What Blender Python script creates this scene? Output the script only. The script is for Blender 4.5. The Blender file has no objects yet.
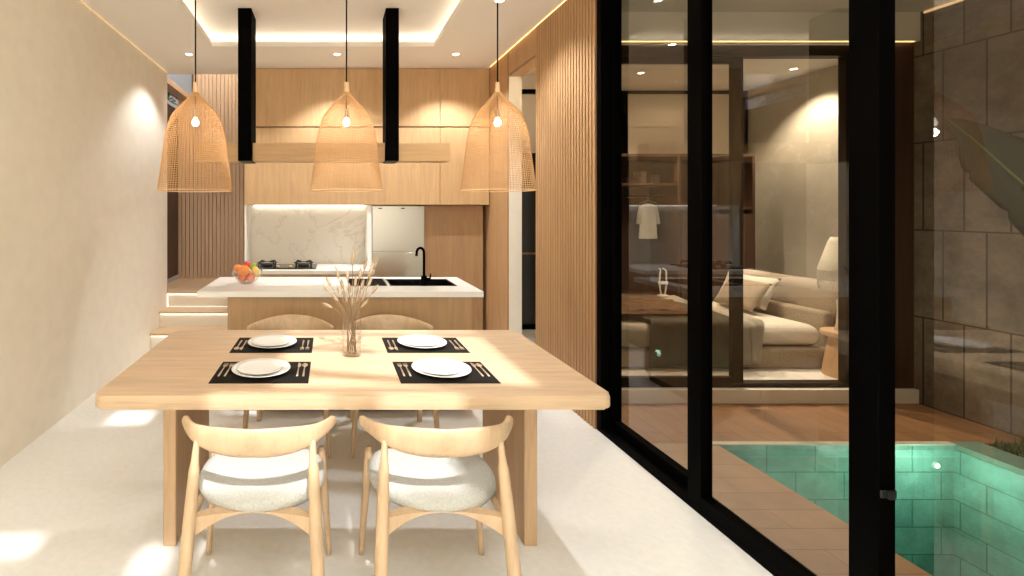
import bpy, bmesh, math, random
from mathutils import Vector, Matrix
R = math.radians
PI = math.pi
SC = bpy.context.scene
COL = SC.collection
random.seed(7)
F = 490.0; VX = 330.0; VY = 208.5; EYE = 1.46
def P(px, py, Y):
    return Vector(((px-VX)*Y/F, Y, EYE-(py-VY)*Y/F))

# ------------------------------------------------------------------ materials
def newmat(name):
    m = bpy.data.materials.new(name); m.use_nodes = True
    nt = m.node_tree; nt.nodes.clear()
    out = nt.nodes.new('ShaderNodeOutputMaterial')
    return m, nt, out
def principled(nt, out, col, rough=.5, metal=0., spec=.5):
    b = nt.nodes.new('ShaderNodeBsdfPrincipled')
    b.inputs['Base Color'].default_value = (*col, 1)
    b.inputs['Roughness'].default_value = rough
    b.inputs['Metallic'].default_value = metal
    b.inputs['Specular IOR Level'].default_value = spec
    nt.links.new(b.outputs[0], out.inputs[0])
    return b
def coords(nt, scale=(1, 1, 1), rot=(0, 0, 0), kind='Object'):
    tc = nt.nodes.new('ShaderNodeTexCoord'); mp = nt.nodes.new('ShaderNodeMapping')
    mp.inputs['Scale'].default_value = scale; mp.inputs['Rotation'].default_value = rot
    nt.links.new(tc.outputs[kind], mp.inputs[0]); return mp.outputs[0]
def noise(nt, vec, scale, detail=4, rough=.55, dist=0):
    n = nt.nodes.new('ShaderNodeTexNoise'); n.inputs['Scale'].default_value = scale
    n.inputs['Detail'].default_value = detail; n.inputs['Roughness'].default_value = rough
    n.inputs['Distortion'].default_value = dist
    nt.links.new(vec, n.inputs['Vector']); return n.outputs['Fac']
def ramp(nt, fac, stops):
    r = nt.nodes.new('ShaderNodeValToRGB'); e = r.color_ramp.elements
    while len(e) < len(stops): e.new(.5)
    for i, (p, c) in enumerate(stops):
        e[i].position = p; e[i].color = (*c, 1)
    nt.links.new(fac, r.inputs[0]); return r.outputs[0]
def bump(nt, b, h, strength=.2, dist=.01):
    n = nt.nodes.new('ShaderNodeBump'); n.inputs['Strength'].default_value = strength
    n.inputs['Distance'].default_value = dist
    nt.links.new(h, n.inputs['Height']); nt.links.new(n.outputs[0], b.inputs['Normal'])
def mul(c, k): return tuple(min(1, x*k) for x in c)
def wood(name, col, axis='X', rough=.45, contrast=.16, fine=60):
    m, nt, out = newmat(name); b = principled(nt, out, col, rough)
    s = {'X': (1, 14, 14), 'Y': (14, 1, 14), 'Z': (14, 14, 1)}[axis]
    v = coords(nt, s)
    n1 = noise(nt, v, 1.6, 6, .6, .6)
    n2 = noise(nt, v, fine/8, 3, .6)
    mx = nt.nodes.new('ShaderNodeMath'); mx.operation = 'MULTIPLY_ADD'
    nt.links.new(n2, mx.inputs[0]); mx.inputs[1].default_value = .45
    nt.links.new(n1, mx.inputs[2])
    c = ramp(nt, mx.outputs[0], [(.45, mul(col, 1-contrast*1.5)), (.72, col), (.95, mul(col, 1+contrast))])
    nt.links.new(c, b.inputs['Base Color']); bump(nt, b, mx.outputs[0], .08, .003)
    return m
def plain(name, col, rough=.5, metal=0., spec=.5, nscale=0, namp=.05, bstr=0):
    m, nt, out = newmat(name); b = principled(nt, out, col, rough, metal, spec)
    if nscale:
        n = noise(nt, coords(nt), nscale, 5)
        c = ramp(nt, n, [(.3, mul(col, 1-namp)), (.7, mul(col, 1+namp))])
        nt.links.new(c, b.inputs['Base Color'])
        if bstr: bump(nt, b, n, bstr, .01)
    return m
def emit(name, col, s):
    m, nt, out = newmat(name); e = nt.nodes.new('ShaderNodeEmission')
    e.inputs[0].default_value = (*col, 1); e.inputs[1].default_value = s
    nt.links.new(e.outputs[0], out.inputs[0]); return m
def glassmat(name, tint=(1, 1, 1), ior=1.5, rough=0., body=None):
    m, nt, out = newmat(name)
    t = nt.nodes.new('ShaderNodeBsdfTransparent'); t.inputs[0].default_value = (*tint, 1)
    g = nt.nodes.new('ShaderNodeBsdfGlossy'); g.inputs['Roughness'].default_value = rough
    # Fresnel (Schlick) from the angle to the surface, the same seen from either face of a thin pane
    geo = nt.nodes.new('ShaderNodeNewGeometry'); dt = nt.nodes.new('ShaderNodeVectorMath'); dt.operation = 'DOT_PRODUCT'
    nt.links.new(geo.outputs['Incoming'], dt.inputs[0]); nt.links.new(geo.outputs['Normal'], dt.inputs[1])
    def mth(op, a, b=None):
        q = nt.nodes.new('ShaderNodeMath'); q.operation = op
        for i_, v_ in enumerate((a, b)):
            if v_ is None: continue
            if isinstance(v_, (int, float)): q.inputs[i_].default_value = v_
            else: nt.links.new(v_, q.inputs[i_])
        return q.outputs[0]
    f0 = ((ior-1)/(ior+1))**2
    f = mth('ADD', mth('MULTIPLY', mth('POWER', mth('SUBTRACT', 1., mth('ABSOLUTE', dt.outputs['Value'])), 5.), 1-f0), f0)
    mx = nt.nodes.new('ShaderNodeMixShader')
    nt.links.new(f, mx.inputs[0]); nt.links.new(t.outputs[0], mx.inputs[1]); nt.links.new(g.outputs[0], mx.inputs[2])
    nt.links.new(mx.outputs[0], out.inputs[0]); return m
def tiles(name, colA, colB, mortar, bw, bh, msize, axes, rough=.5, offset=.5, nscale=8, namp=.25, bstr=.3):
    """axes: which object axes run along brick x and brick y"""
    m, nt, out = newmat(name); b = principled(nt, out, colA, rough)
    tc = nt.nodes.new('ShaderNodeTexCoord'); sp = nt.nodes.new('ShaderNodeSeparateXYZ'); cb = nt.nodes.new('ShaderNodeCombineXYZ')
    nt.links.new(tc.outputs['Object'], sp.inputs[0])
    nt.links.new(sp.outputs[axes[0]], cb.inputs[0]); nt.links.new(sp.outputs[axes[1]], cb.inputs[1])
    br = nt.nodes.new('ShaderNodeTexBrick'); nt.links.new(cb.outputs[0], br.inputs['Vector'])
    br.offset = offset; br.squash = 1
    br.inputs['Scale'].default_value = 1; br.inputs['Brick Width'].default_value = bw; br.inputs['Row Height'].default_value = bh
    br.inputs['Mortar Size'].default_value = msize; br.inputs['Mortar Smooth'].default_value = .2
    br.inputs['Color1'].default_value = (*colA, 1); br.inputs['Color2'].default_value = (*colB, 1); br.inputs['Mortar'].default_value = (*mortar, 1)
    n = noise(nt, coords(nt), nscale, 10, .72)
    c = ramp(nt, n, [(.36, (1-namp,)*3), (.64, (1, 1, 1))])
    mx = nt.nodes.new('ShaderNodeMix'); mx.data_type = 'RGBA'; mx.blend_type = 'MULTIPLY'; mx.inputs[0].default_value = 1
    nt.links.new(br.outputs['Color'], mx.inputs[6]); nt.links.new(c, mx.inputs[7])
    nt.links.new(mx.outputs[2], b.inputs['Base Color'])
    bump(nt, b, n, bstr, .01)
    return m
def marble(name, base, vein, scale=1.2, rough=.25, cloud=.1):
    m, nt, out = newmat(name); b = principled(nt, out, base, rough)
    v = coords(nt)
    n = noise(nt, v, scale, 9, .6, 1.6)
    mth = nt.nodes.new('ShaderNodeMath'); mth.operation = 'SUBTRACT'; nt.links.new(n, mth.inputs[0]); mth.inputs[1].default_value = .5
    ab = nt.nodes.new('ShaderNodeMath'); ab.operation = 'ABSOLUTE'; nt.links.new(mth.outputs[0], ab.inputs[0])
    c = ramp(nt, ab.outputs[0], [(0, vein), (.012, base), (1, base)])
    n2 = noise(nt, v, scale*1.7, 6, .6)
    c2 = ramp(nt, n2, [(.3, (1-cloud,)*3), (.7, (1, 1, 1))])
    mx = nt.nodes.new('ShaderNodeMix'); mx.data_type = 'RGBA'; mx.blend_type = 'MULTIPLY'; mx.inputs[0].default_value = 1
    nt.links.new(c, mx.inputs[6]); nt.links.new(c2, mx.inputs[7]); nt.links.new(mx.outputs[2], b.inputs['Base Color'])
    return m

WARM = (1., .76, .47)
M = {}
M['plaster'] = plain('plaster', (.84, .765, .64), .85, nscale=9, namp=.03, bstr=.2)
M['ceiling'] = plain('ceiling_paint', (.88, .81, .71), .9)
M['floor'] = plain('terrazzo_floor', (.84, .815, .755), .42, nscale=30, namp=.035)
M['table'] = wood('oak_table', (.62, .435, .27), 'X', .42, .15)
M['table_leg'] = wood('oak_table_leg', (.52, .34, .19), 'Z', .45, .13)
M['chair'] = wood('ash_chair', (.58, .40, .24), 'Z', .42, .12)
M['seat'] = plain('seat_fabric', (.52, .51, .46), .95, nscale=160, namp=.12, bstr=.4)
M['cab'] = wood('oak_cabinet', (.56, .345, .165), 'Z', .42, .11)
M['cab_shaded'] = wood('oak_cabinet_shaded', (.36, .205, .095), 'Z', .45, .12)  # oak with the shade under the wall cabinets painted in
M['cab_isl'] = wood('oak_island', (.44, .265, .125), 'Z', .45, .11)
M['beam'] = wood('oak_beam', (.54, .32, .14), 'X', .4, .12)
M['slat'] = wood('slat_wood', (.50, .29, .135), 'Z', .5, .12)
M['slat_back'] = plain('slat_backing', (.20, .10, .045), .8)
M['stair_slat'] = wood('stair_slat_wood', (.52, .35, .225), 'Z', .5, .1)
M['stair_groove'] = plain('stair_groove', (.12, .07, .04), .8)
M['tread'] = wood('tread_wood', (.60, .41, .25), 'X', .45, .08)
M['riser'] = plain('riser_white', (.85, .80, .70), .6)
M['walnut'] = wood('walnut_dark', (.075, .036, .02), 'Z', .45, .2)
M['black'] = plain('black_metal', (.0012, .001, .0009), .5, spec=.02)
M['black_col'] = plain('black_column', (.0015, .0011, .0009), .7, spec=.02)
M['counter'] = plain('white_counter', (.88, .855, .80), .3)
M['backsplash'] = marble('marble_backsplash', (.84, .78, .67), (.72, .64, .52), .8, .3, .03)
M['steel'] = plain('brushed_steel', (.50, .47, .41), .3, 1.0)
M['hob'] = plain('hob_glass', (.008, .008, .008), .12)
M['iron'] = plain('cast_iron', (.01, .01, .01), .5)
M['brass'] = plain('brass', (.62, .50, .36), .4, .9)
M['gold_knob'] = plain('gold_knob', (.8, .6, .35), .35, .8)
M['mat'] = plain('black_placemat', (.012, .010, .008), .7, spec=.1, nscale=220, namp=.3, bstr=.3)
M['china'] = plain('white_china', (.86, .83, .78), .22)
M['wicker'] = plain('wicker', (.52, .29, .12), .7)
M['wicker_cap'] = wood('pendant_cap_wood', (.68, .42, .22), 'Z', .5, .1)
M['bulb'] = emit('bulb_glow', (1., .86, .66), 4)
M['led'] = emit('led_strip_glow', (1., .96, .88), 5)
M['led_soft'] = emit('led_strip_soft', (1., .66, .32), .45)
M['led_under'] = emit('led_strip_under', (1., .93, .80), 2.6)
M['led_mid'] = emit('led_strip_mid', (1., .58, .22), 1.6)
M['led_stair'] = emit('led_stair_glow', (1., .86, .68), 2.2)
M['lampdisc'] = emit('downlight_glow', (1., .86, .64), 12)
M['glass'] = glassmat('window_glass', (.78, .72, .64), 1.9)
M['glass_in'] = glassmat('bedroom_glass', (.86, .83, .78), 1.4)
M['vase_glass'] = glassmat('vase_glass', (.985, .98, .97), 1.35, .02)
M['bowl_glass'] = glassmat('bowl_glass', (.985, .98, .97), 1.35, .02)
M['water'] = glassmat('pool_water', (.58, .86, .78), 1.33, .01)
M['deck'] = tiles('deck_planks', (.38, .20, .09), (.32, .165, .075), (.17, .08, .035), 1.6, .12, .0025, (1, 0), .5, .37, 5, .2, .1)
M['deck_side'] = tiles('deck_planks_side', (.50, .33, .20), (.46, .30, .18), (.28, .17, .10), 1.3, .14, .0025, (0, 1), .5, .37, 5, .2, .1)
M['stone'] = tiles('stone_blocks', (.285, .225, .165), (.235, .185, .135), (.045, .03, .022), .235, .65, .006, (1, 2), .75, .5, 4, .62, .9)
M['pool_tile'] = tiles('pool_tile', (.33, .62, .54), (.24, .52, .45), (.10, .26, .22), .30, .17, .004, (0, 2), .35, .4, 9, .4, .1)
M['pool_tile_side'] = tiles('pool_tile_side', (.33, .62, .54), (.24, .52, .45), (.10, .26, .22), .30, .17, .004, (1, 2), .35, .4, 9, .4, .1)
M['pool_floor'] = tiles('pool_floor_tile', (.28, .52, .42), (.24, .46, .38), (.12, .26, .21), .3, .3, .004, (0, 1), .35, .4, 6, .3, .1)
M['coping'] = plain('pool_coping', (.60, .60, .50), .6, nscale=14, namp=.12)
M['coping_teal_lit'] = plain('pool_coping_teal_lit', (.17, .29, .225), .6, nscale=14, namp=.12)  # greenish stone with the pool's teal glow put into its colour
M['grass'] = plain('grass_green', (.10, .14, .03), .8, nscale=20, namp=.4)
M['soil'] = plain('soil', (.05, .035, .02), .95, nscale=12, namp=.3)
M['leaf'] = plain('banana_leaf', (.034, .042, .004), .5, nscale=5, namp=.3)
M['leaf_rib'] = plain('banana_rib', (.12, .16, .05), .5)
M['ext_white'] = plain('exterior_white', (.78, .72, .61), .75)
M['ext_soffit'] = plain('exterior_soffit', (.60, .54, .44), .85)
M['frame_brown'] = plain('bronze_frame', (.018, .010, .005), .5, spec=.2)
M['marble_wall'] = marble('grey_marble_wall', (.54, .49, .39), (.60, .55, .46), .8, .5, .30)
M['bed_wall'] = plain('bedroom_cream', (.80, .73, .61), .8)
M['bed_ceiling'] = plain('bedroom_ceiling', (.84, .80, .72), .9)
M['bed_floor'] = plain('bedroom_floor', (.86, .81, .73), .5)
M['bed_fabric'] = plain('bed_linen_beige', (.36, .29, .21), .95, nscale=90, namp=.15, bstr=.3)
M['sheet'] = plain('cream_sheet', (.66, .60, .50), .9, nscale=6, namp=.06)
M['mattress'] = plain('white_linen', (.74, .68, .58), .9, nscale=6, namp=.05)
M['blanket'] = plain('olive_grey_blanket', (.165, .145, .11), .95, nscale=60, namp=.15, bstr=.4)
M['throw'] = plain('brown_throw', (.26, .15, .08), .95, nscale=50, namp=.3, bstr=.5)
M['pillow'] = plain('taupe_pillow', (.36, .28, .20), .95, nscale=12, namp=.15)
M['stool'] = wood('stool_wood', (.56, .36, .20), 'Z', .5, .15)
M['shade'] = plain('lamp_shade_linen', (.62, .57, .47), .95, nscale=60, namp=.1)
M['lampbase'] = plain('lamp_base_plaster', (.56, .48, .37), .8)
M['shirt'] = plain('white_shirt', (.75, .72, .66), .9)
M['stalk'] = plain('dried_stalk', (.26, .17, .09), .9)
M['grasshead'] = plain('dried_head', (.42, .31, .19), .95, nscale=90, namp=.25, bstr=.6)
M['orange'] = plain('orange_peel', (.90, .30, .07), .45, nscale=60, namp=.06, bstr=.15)
M['red'] = plain('red_skin', (.62, .06, .04), .35, nscale=10, namp=.3)
M['pink'] = plain('pink_skin', (.80, .25, .15), .4, nscale=8, namp=.3)
M['yellow'] = plain('yellow_skin', (.85, .60, .12), .4, nscale=8, namp=.1)
M['green'] = plain('green_skin', (.42, .52, .08), .4, nscale=8, namp=.15)
M['lilac'] = plain('stairwell_paint', (.52, .50, .50), .9)
M['vine'] = plain('vine_green', (.06, .20, .09), .6)

# ------------------------------------------------------------------ mesh helpers
def link(name, bm, mat, parent=None, smooth=False, mats=None):
    me = bpy.data.meshes.new(name); bmesh.ops.recalc_face_normals(bm, faces=bm.faces[:])
    bm.to_mesh(me); bm.free()
    for mm in (mats or [mat]): me.materials.append(mm)
    if smooth:
        for p in me.polygons: p.use_smooth = True
    o = bpy.data.objects.new(name, me); COL.objects.link(o)
    if parent: o.parent = parent
    return o
def smooth_angle(o, deg=40):
    for p in o.data.polygons: p.use_smooth = True
    try: o.data.set_sharp_from_angle(angle=R(deg))
    except Exception: pass
    return o
def tag(o, label=None, cat=None, group=None, kind=None):
    if label: o['label'] = label
    if cat: o['category'] = cat
    if group: o['group'] = group
    if kind: o['kind'] = kind
    return o
def thing(name, label, cat, loc=(0, 0, 0), rz=0, group=None):
    o = bpy.data.objects.new(name, None); COL.objects.link(o); o.empty_display_size = .05
    o.location = loc; o.rotation_euler = (0, 0, rz)
    return tag(o, label, cat, group)
def box(bm, x0, x1, y0, y1, z0, z1, r=0, seg=2, mi=0):
    vs = [bm.verts.new((x, y, z)) for x in (x0, x1) for y in (y0, y1) for z in (z0, z1)]
    idx = [(0, 1, 3, 2), (4, 6, 7, 5), (0, 4, 5, 1), (2, 3, 7, 6), (0, 2, 6, 4), (1, 5, 7, 3)]
    fs = [bm.faces.new([vs[i] for i in f]) for f in idx]
    for f in fs: f.material_index = mi
    if r:
        es = list({e for f in fs for e in f.edges})
        bmesh.ops.bevel(bm, geom=es, offset=r, segments=seg, affect='EDGES', profile=.5)
    return bm
def B(*a, **k):
    bm = bmesh.new(); return box(bm, *a, **k)
def lathe(bm, prof, n=40, cx=0, cy=0, closed=False):
    rings = []
    for r, z in prof:
        if r < 1e-6: rings.append([bm.verts.new((cx, cy, z))])
        else: rings.append([bm.verts.new((cx+r*math.cos(2*PI*i/n), cy+r*math.sin(2*PI*i/n), z)) for i in range(n)])
    for a, b in zip(rings, rings[1:]):
        for i in range(n):
            j = (i+1) % n
            if len(a) == 1 and len(b) == 1: continue
            if len(a) == 1: bm.faces.new((a[0], b[i], b[j]))
            elif len(b) == 1: bm.faces.new((a[i], a[j], b[0]))
            else: bm.faces.new((a[i], a[j], b[j], b[i]))
    return bm
def sweep(bm, pts, rad, n=10, cap=True, up=Vector((0, 0, 1)), sec=None):
    """pts list of Vector; rad: list of r or (rw, rh) half sizes (rw across, rh along up)"""
    rings = []
    N = len(pts)
    for i, p in enumerate(pts):
        t = (pts[min(i+1, N-1)]-pts[max(i-1, 0)]).normalized()
        u = up - t*up.dot(t)
        if u.length < 1e-3: u = Vector((0, 1, 0)) - t*t.y
        u.normalize(); s = t.cross(u)
        r = rad[i] if isinstance(rad, (list, tuple)) and not isinstance(rad[0], (int, float)) or isinstance(rad, list) else rad
        rw, rh = r if isinstance(r, tuple) else (r, r)
        rings.append([bm.verts.new(p + s*(rw*math.cos(2*PI*k/n)) + u*(rh*math.sin(2*PI*k/n))) for k in range(n)])
    for a, b in zip(rings, rings[1:]):
        for k in range(n):
            j = (k+1) % n; bm.faces.new((a[k], a[j], b[j], b[k]))
    if cap:
        bm.faces.new(rings[0]); bm.faces.new(rings[-1][::-1])
    return bm
def V(*a): return Vector(a)
def prism(bm, poly, axis, a0, a1, mi=0):
    """extrude 2D polygon along axis"""
    def mk(p, a):
        return {'X': (a, p[0], p[1]), 'Y': (p[0], a, p[1]), 'Z': (p[0], p[1], a)}[axis]
    A = [bm.verts.new(mk(p, a0)) for p in poly]; C = [bm.verts.new(mk(p, a1)) for p in poly]
    fs = [bm.faces.new(A), bm.faces.new(C[::-1])]
    n = len(poly)
    for i in range(n):
        j = (i+1) % n; fs.append(bm.faces.new((A[i], C[i], C[j], A[j])))
    for f in fs: f.material_index = mi
    return bm
def slab_holes(bm, xs, ys, z0, z1, holes):
    """horizontal slab with rectangular holes"""
    xs = sorted(set(xs) | {h[0] for h in holes} | {h[1] for h in holes})
    ys = sorted(set(ys) | {h[2] for h in holes} | {h[3] for h in holes})
    def solid(i, j):
        if i < 0 or j < 0 or i >= len(xs)-1 or j >= len(ys)-1: return False
        cx = (xs[i]+xs[i+1])/2; cy = (ys[j]+ys[j+1])/2
        return not any(h[0] < cx < h[1] and h[2] < cy < h[3] for h in holes)
    vc = {}
    def v(i, j, k):
        if (i, j, k) not in vc: vc[i, j, k] = bm.verts.new((xs[i], ys[j], (z0, z1)[k]))
        return vc[i, j, k]
    for i in range(len(xs)-1):
        for j in range(len(ys)-1):
            if not solid(i, j): continue
            bm.faces.new((v(i, j, 0), v(i, j+1, 0), v(i+1, j+1, 0), v(i+1, j, 0)))
            bm.faces.new((v(i, j, 1), v(i+1, j, 1), v(i+1, j+1, 1), v(i, j+1, 1)))
            if not solid(i-1, j): bm.faces.new((v(i, j, 0), v(i, j, 1), v(i, j+1, 1), v(i, j+1, 0)))
            if not solid(i+1, j): bm.faces.new((v(i+1, j, 0), v(i+1, j+1, 0), v(i+1, j+1, 1), v(i+1, j, 1)))
            if not solid(i, j-1): bm.faces.new((v(i, j, 0), v(i+1, j, 0), v(i+1, j, 1), v(i, j, 1)))
            if not solid(i, j+1): bm.faces.new((v(i, j+1, 0), v(i, j+1, 1), v(i+1, j+1, 1), v(i+1, j+1, 0)))
    return bm
def struct(name, bm, mat, parent=None, mats=None):
    o = link(name, bm, mat, parent, mats=mats)
    if not parent: o['kind'] = 'structure'
    return o
def dup(root, loc=None, rz=None, label=None, group=None):
    r = root.copy(); COL.objects.link(r)
    if loc is not None: r.location = loc
    if rz is not None: r.rotation_euler = (0, 0, rz)
    if label: r['label'] = label
    if group: r['group'] = group
    for ch in list(root.children):
        c = ch.copy(); COL.objects.link(c); c.parent = r
        for g in list(ch.children):
            d = g.copy(); COL.objects.link(d); d.parent = c
    return r

XL, XR, HC = -1.86, 1.763, 3.01
YB = -3.5
# ------------------------------------------------------------------ setting: main room
struct('floor', B(XL-.4, 1.90, YB-.1, 6.9, -.1, 0), M['floor'])
struct('wall_left', B(XL-.12, XL, YB, 5.60, 0, HC+.2), M['plaster'])
# ceiling with tray; unseen skylight holes shaped to place the sun patches
TR = (-1.13, 1.0, 2.2, 4.69)
SKY = [(-1.19, -.97, -.08, .07), (-.50, -.37, -.20, .0), (-.24, .74, .255, .30), (-.24, .24, -.10, .255), (.42, .74, -.10, .255), (.0, 1.06, .33, 1.30),
       (-1.22, -.95, 1.18, 1.42), (-.45, -.05, 1.34, 1.46)]
struct('ceiling', slab_holes(bmesh.new(), (XL-.12, XR+.2), (YB, 5.62), HC, HC+.05, [TR]+SKY), M['ceiling'])
bm = bmesh.new()
slab_holes(bm, (TR[0]-.14, TR[1]+.14), (TR[2]-.14, TR[3]+.14), HC+.125, HC+.16, [])
o = struct('ceiling_tray', bm, M['ceiling'])
bm = bmesh.new()
tx0, tx1, ty0, ty1 = TR[0]-.14, TR[1]+.14, TR[2]-.14, TR[3]+.14
box(bm, tx0-.03, tx0, ty0, ty1, HC+.05, HC+.16); box(bm, tx1, tx1+.03, ty0, ty1, HC+.05, HC+.16)
box(bm, tx0-.03, tx1+.03, ty0-.03, ty0, HC+.05, HC+.16); box(bm, tx0-.03, tx1+.03, ty1, ty1+.03, HC+.05, HC+.16)
struct('ceiling_tray_side', bm, M['ceiling'])
bm = bmesh.new()
zl0, zl1 = HC+.052, HC+.07
box(bm, tx0+.005, tx0+.02, ty0+.03, ty1-.03, zl0, zl1); box(bm, tx1-.02, tx1-.005, ty0+.03, ty1-.03, zl0, zl1)
box(bm, tx0+.03, tx1-.03, ty1-.02, ty1-.005, zl0, zl1); box(bm, tx0+.03, tx1-.03, ty0+.005, ty0+.02, zl0, zl1)
tag(link('led_strip', bm, M['led']), 'glowing warm strip light hidden in the rectangular ceiling recess', 'strip light')
# cove leds where the ceiling meets the side walls
tag(link('led_strip', B(XL+.003, XL+.012, 0, 5.55, HC-.012, HC-.002), M['led_soft']), 'thin glowing strip light where ceiling meets the pale left wall', 'strip light')
tag(link('led_strip', B(XR-.016, XR-.013, 3.3, 5.36, HC-.008, HC-.002), M['led_mid']), 'thin glowing strip light where ceiling meets the slatted wood wall', 'strip light')
# slanted skylight bars, unseen, set to cast the stripes on the table
def skybar(a, b, w=.022):
    bm = bmesh.new(); a = V(*a); b = V(*b); d = (b-a).normalized(); n = V(-d.y, d.x, 0)*w
    prism(bm, [((a+n).x, (a+n).y), ((b+n).x, (b+n).y), ((b-n).x, (b-n).y), ((a-n).x, (a-n).y)], 'Z', HC+.055, HC+.10)
    return bm
bm = skybar((-.02, .515, 0), (1.1, .27, 0), .03); struct('trim_1', bm, M['frame_brown'])
bm = skybar((-.02, .895, 0), (.46, .795, 0), .018); struct('trim_2', bm, M['frame_brown'])
bm = skybar((-.02, 1.14, 0), (1.1, 1.10, 0), .012); struct('trim_3', bm, M['frame_brown'])

# right wall: plain panel, doorway, slats
bm = bmesh.new()
box(bm, XR, XR+.13, 4.84, 5.75, 0, HC)                       # beside the kitchen
box(bm, XR, XR+.13, 4.19, 4.84, 2.785, HC)                    # above the doorway
box(bm, XR, XR+.13, 3.95, 4.19, 0, HC)
struct('wall_right', bm, M['slat'])
struct('trim_4', B(XR-.004, XR-.0005, 4.842, 4.852, 0, HC-.015), M['slat_back'])
struct('trim_5', B(XR+.004, XR+.128, 4.83, 4.839, 0, 2.78), M['plaster'])
struct('trim_6', B(XR+.004, XR+.128, 4.2, 4.828, 2.76, 2.783), M['cab_shaded'])
bm = bmesh.new()
box(bm, XR-.006, XR+.12, 3.24, 3.949, 0, HC); box(bm, XR-.006, XR-.0005, 3.949, 4.17, 0, HC)
struct('wall_slat_backing', bm, M['slat_back'])
bm = bmesh.new()
y = 3.245
while y < 4.17:
    box(bm, XR-.012, XR-.006, y, y+.024, 0, HC-.001); y += .041
struct('wall_slats', bm, M['slat'])
# hallway behind the doorway
bm = bmesh.new(); box(bm, XR+.13, 2.20, 5.15, 5.25, 0, 2.9)
struct('wall_hall', bm, M['bed_wall'])
struct('floor_hall', B(1.9, 2.25, 3.86, 5.3, -.1, 0), M['floor'])
struct('ceiling_hall', B(XR+.13, 2.2, 3.86, 5.15, 2.86, 2.9), M['ceiling'])
w = struct('window_1', B(XR+.15, 2.19, 5.12, 5.149, .2, 2.04), M['hob'])
struct('window_frame', B(XR+.14, 2.19, 5.10, 5.119, .2, .25), M['black'], w)
struct('window_rail', B(XR+.14, 2.19, 5.10, 5.119, .98, 1.0), M['slat_back'], w)
struct('trim_7', B(XR+.14, 2.19, 5.09, 5.14, 2.66, 2.70), M['black'])

# stairwell
bm = bmesh.new()
box(bm, -1.89, -.93, 6.69, 6.78, .50, 3.6); box(bm, -2.07, -1.89, 6.69, 6.78, .50, 3.02)
o = struct('wall_stairwell', bm, M['stair_groove'])
bm = bmesh.new(); x = -2.065
while x < -.96:
    box(bm, x, x+.047, 6.665, 6.69, .51, 3.02 if x < -1.9 else 3.6); x += .0525
struct('wall_stairwell_slats', bm, M['stair_slat'])
struct('wall_stairwell_side', B(-2.19, -2.07, 5.6, 6.8, .4, 2.80), M['walnut'])
struct('wall_stairwell_rear', B(-3.2, -.9, 7.6, 7.7, .4, 4.5), M['lilac'])
struct('trim_8', B(-2.07, -1.90, 5.605, 6.66, 2.93, 3.0), M['stair_slat'])
struct('wall_stairwell_right', B(-.945, -.9, 5.98, 6.66, .4, 3.6), M['stair_slat'])
v = thing('hanging_vine', 'small green leafy vine hanging high in the stairwell corner', 'plant', (-2.03, 5.9, 2.80))
bm = bmesh.new()
for k in range(60):
    p = V(random.uniform(-.03, .035), random.uniform(-.12, .5), random.uniform(-.02, .12)); a = random.uniform(0, 6.28)
    d = V(math.cos(a), math.sin(a)*.8, random.uniform(-.4, .5))*.035; s = V(-d.y, d.x, .01).normalized()*.016
    vs = [bm.verts.new(q) for q in (p-d, p+s, p+d, p-s)]; bm.faces.new(vs)
link('foliage', bm, M['vine'], v)
bm = bmesh.new(); sweep(bm, [V(0, -.1, .02), V(.01, .1, .05), V(-.01, .3, .03), V(0, .5, .02)], .004, 5); link('stem', bm, M['stalk'], v)

st = thing('staircase', 'pale steps with glowing risers climbing behind the kitchen island', 'staircase', (-1.4, 5.3, 0))
SX0, SX1 = XL+.002, -.96
steps = [(5.04, 5.31, .17), (5.31, 5.58, .34), (5.58, 6.66, .51)]
for i, (y0, y1, z) in enumerate(steps):
    x0 = SX0 if i < 2 else SX0
    bm = bmesh.new(); box(bm, x0+1.4, SX1+1.4, y0-5.3, y1-5.3+(.03 if i < 2 else 0), z-.022, z, .003, 1)
    if i == 2: box(bm, -2.068+1.4, SX0+1.4-.001, 5.605-5.3, 6.66-5.3, z-.022, z)
    link('tread', bm, M['tread'], st)
    link('riser', B(SX0+1.4, SX1+1.4, y0-5.3+.032, y0-5.3+.05, z-.17, z-.023), M['riser'], st)
    link('strip_light', B(SX0+1.4+.01, SX1+1.4-.01, y0-5.3+.016, y0-5.3+.026, z-.029, z-.0225), M['led_stair'], st)
struct('landing_strip_left', B(-2.068, -2.05, 5.61, 6.66, .512, .56), M['lilac'])  # narrow pale strip along the landing's left edge
struct('wall_stairwell_front', B(-3.3, XL-.121, 5.55, 5.6, .4, 4.5), M['lilac'])
struct('wall_stairwell_far', B(-.9, -.85, 5.99, 7.7, .4, 4.5), M['lilac'])
struct('ceiling_stairwell', B(-2.75, -.9, 5.62, 7.6, 4.4, 4.5), M['lilac'])
struct('wall_stairwell_left', B(-3.3, -3.2, 5.6, 7.7, .4, 4.5), M['lilac'])
struct('ceiling_stairwell_edge', B(XL-.12, -.9, 5.62, 5.66, HC, 4.39), M['ceiling'])

# kitchen back wall
struct('wall_back', B(-.95, 2.2, 5.90, 5.98, 0, HC+.2), M['plaster'])
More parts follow.
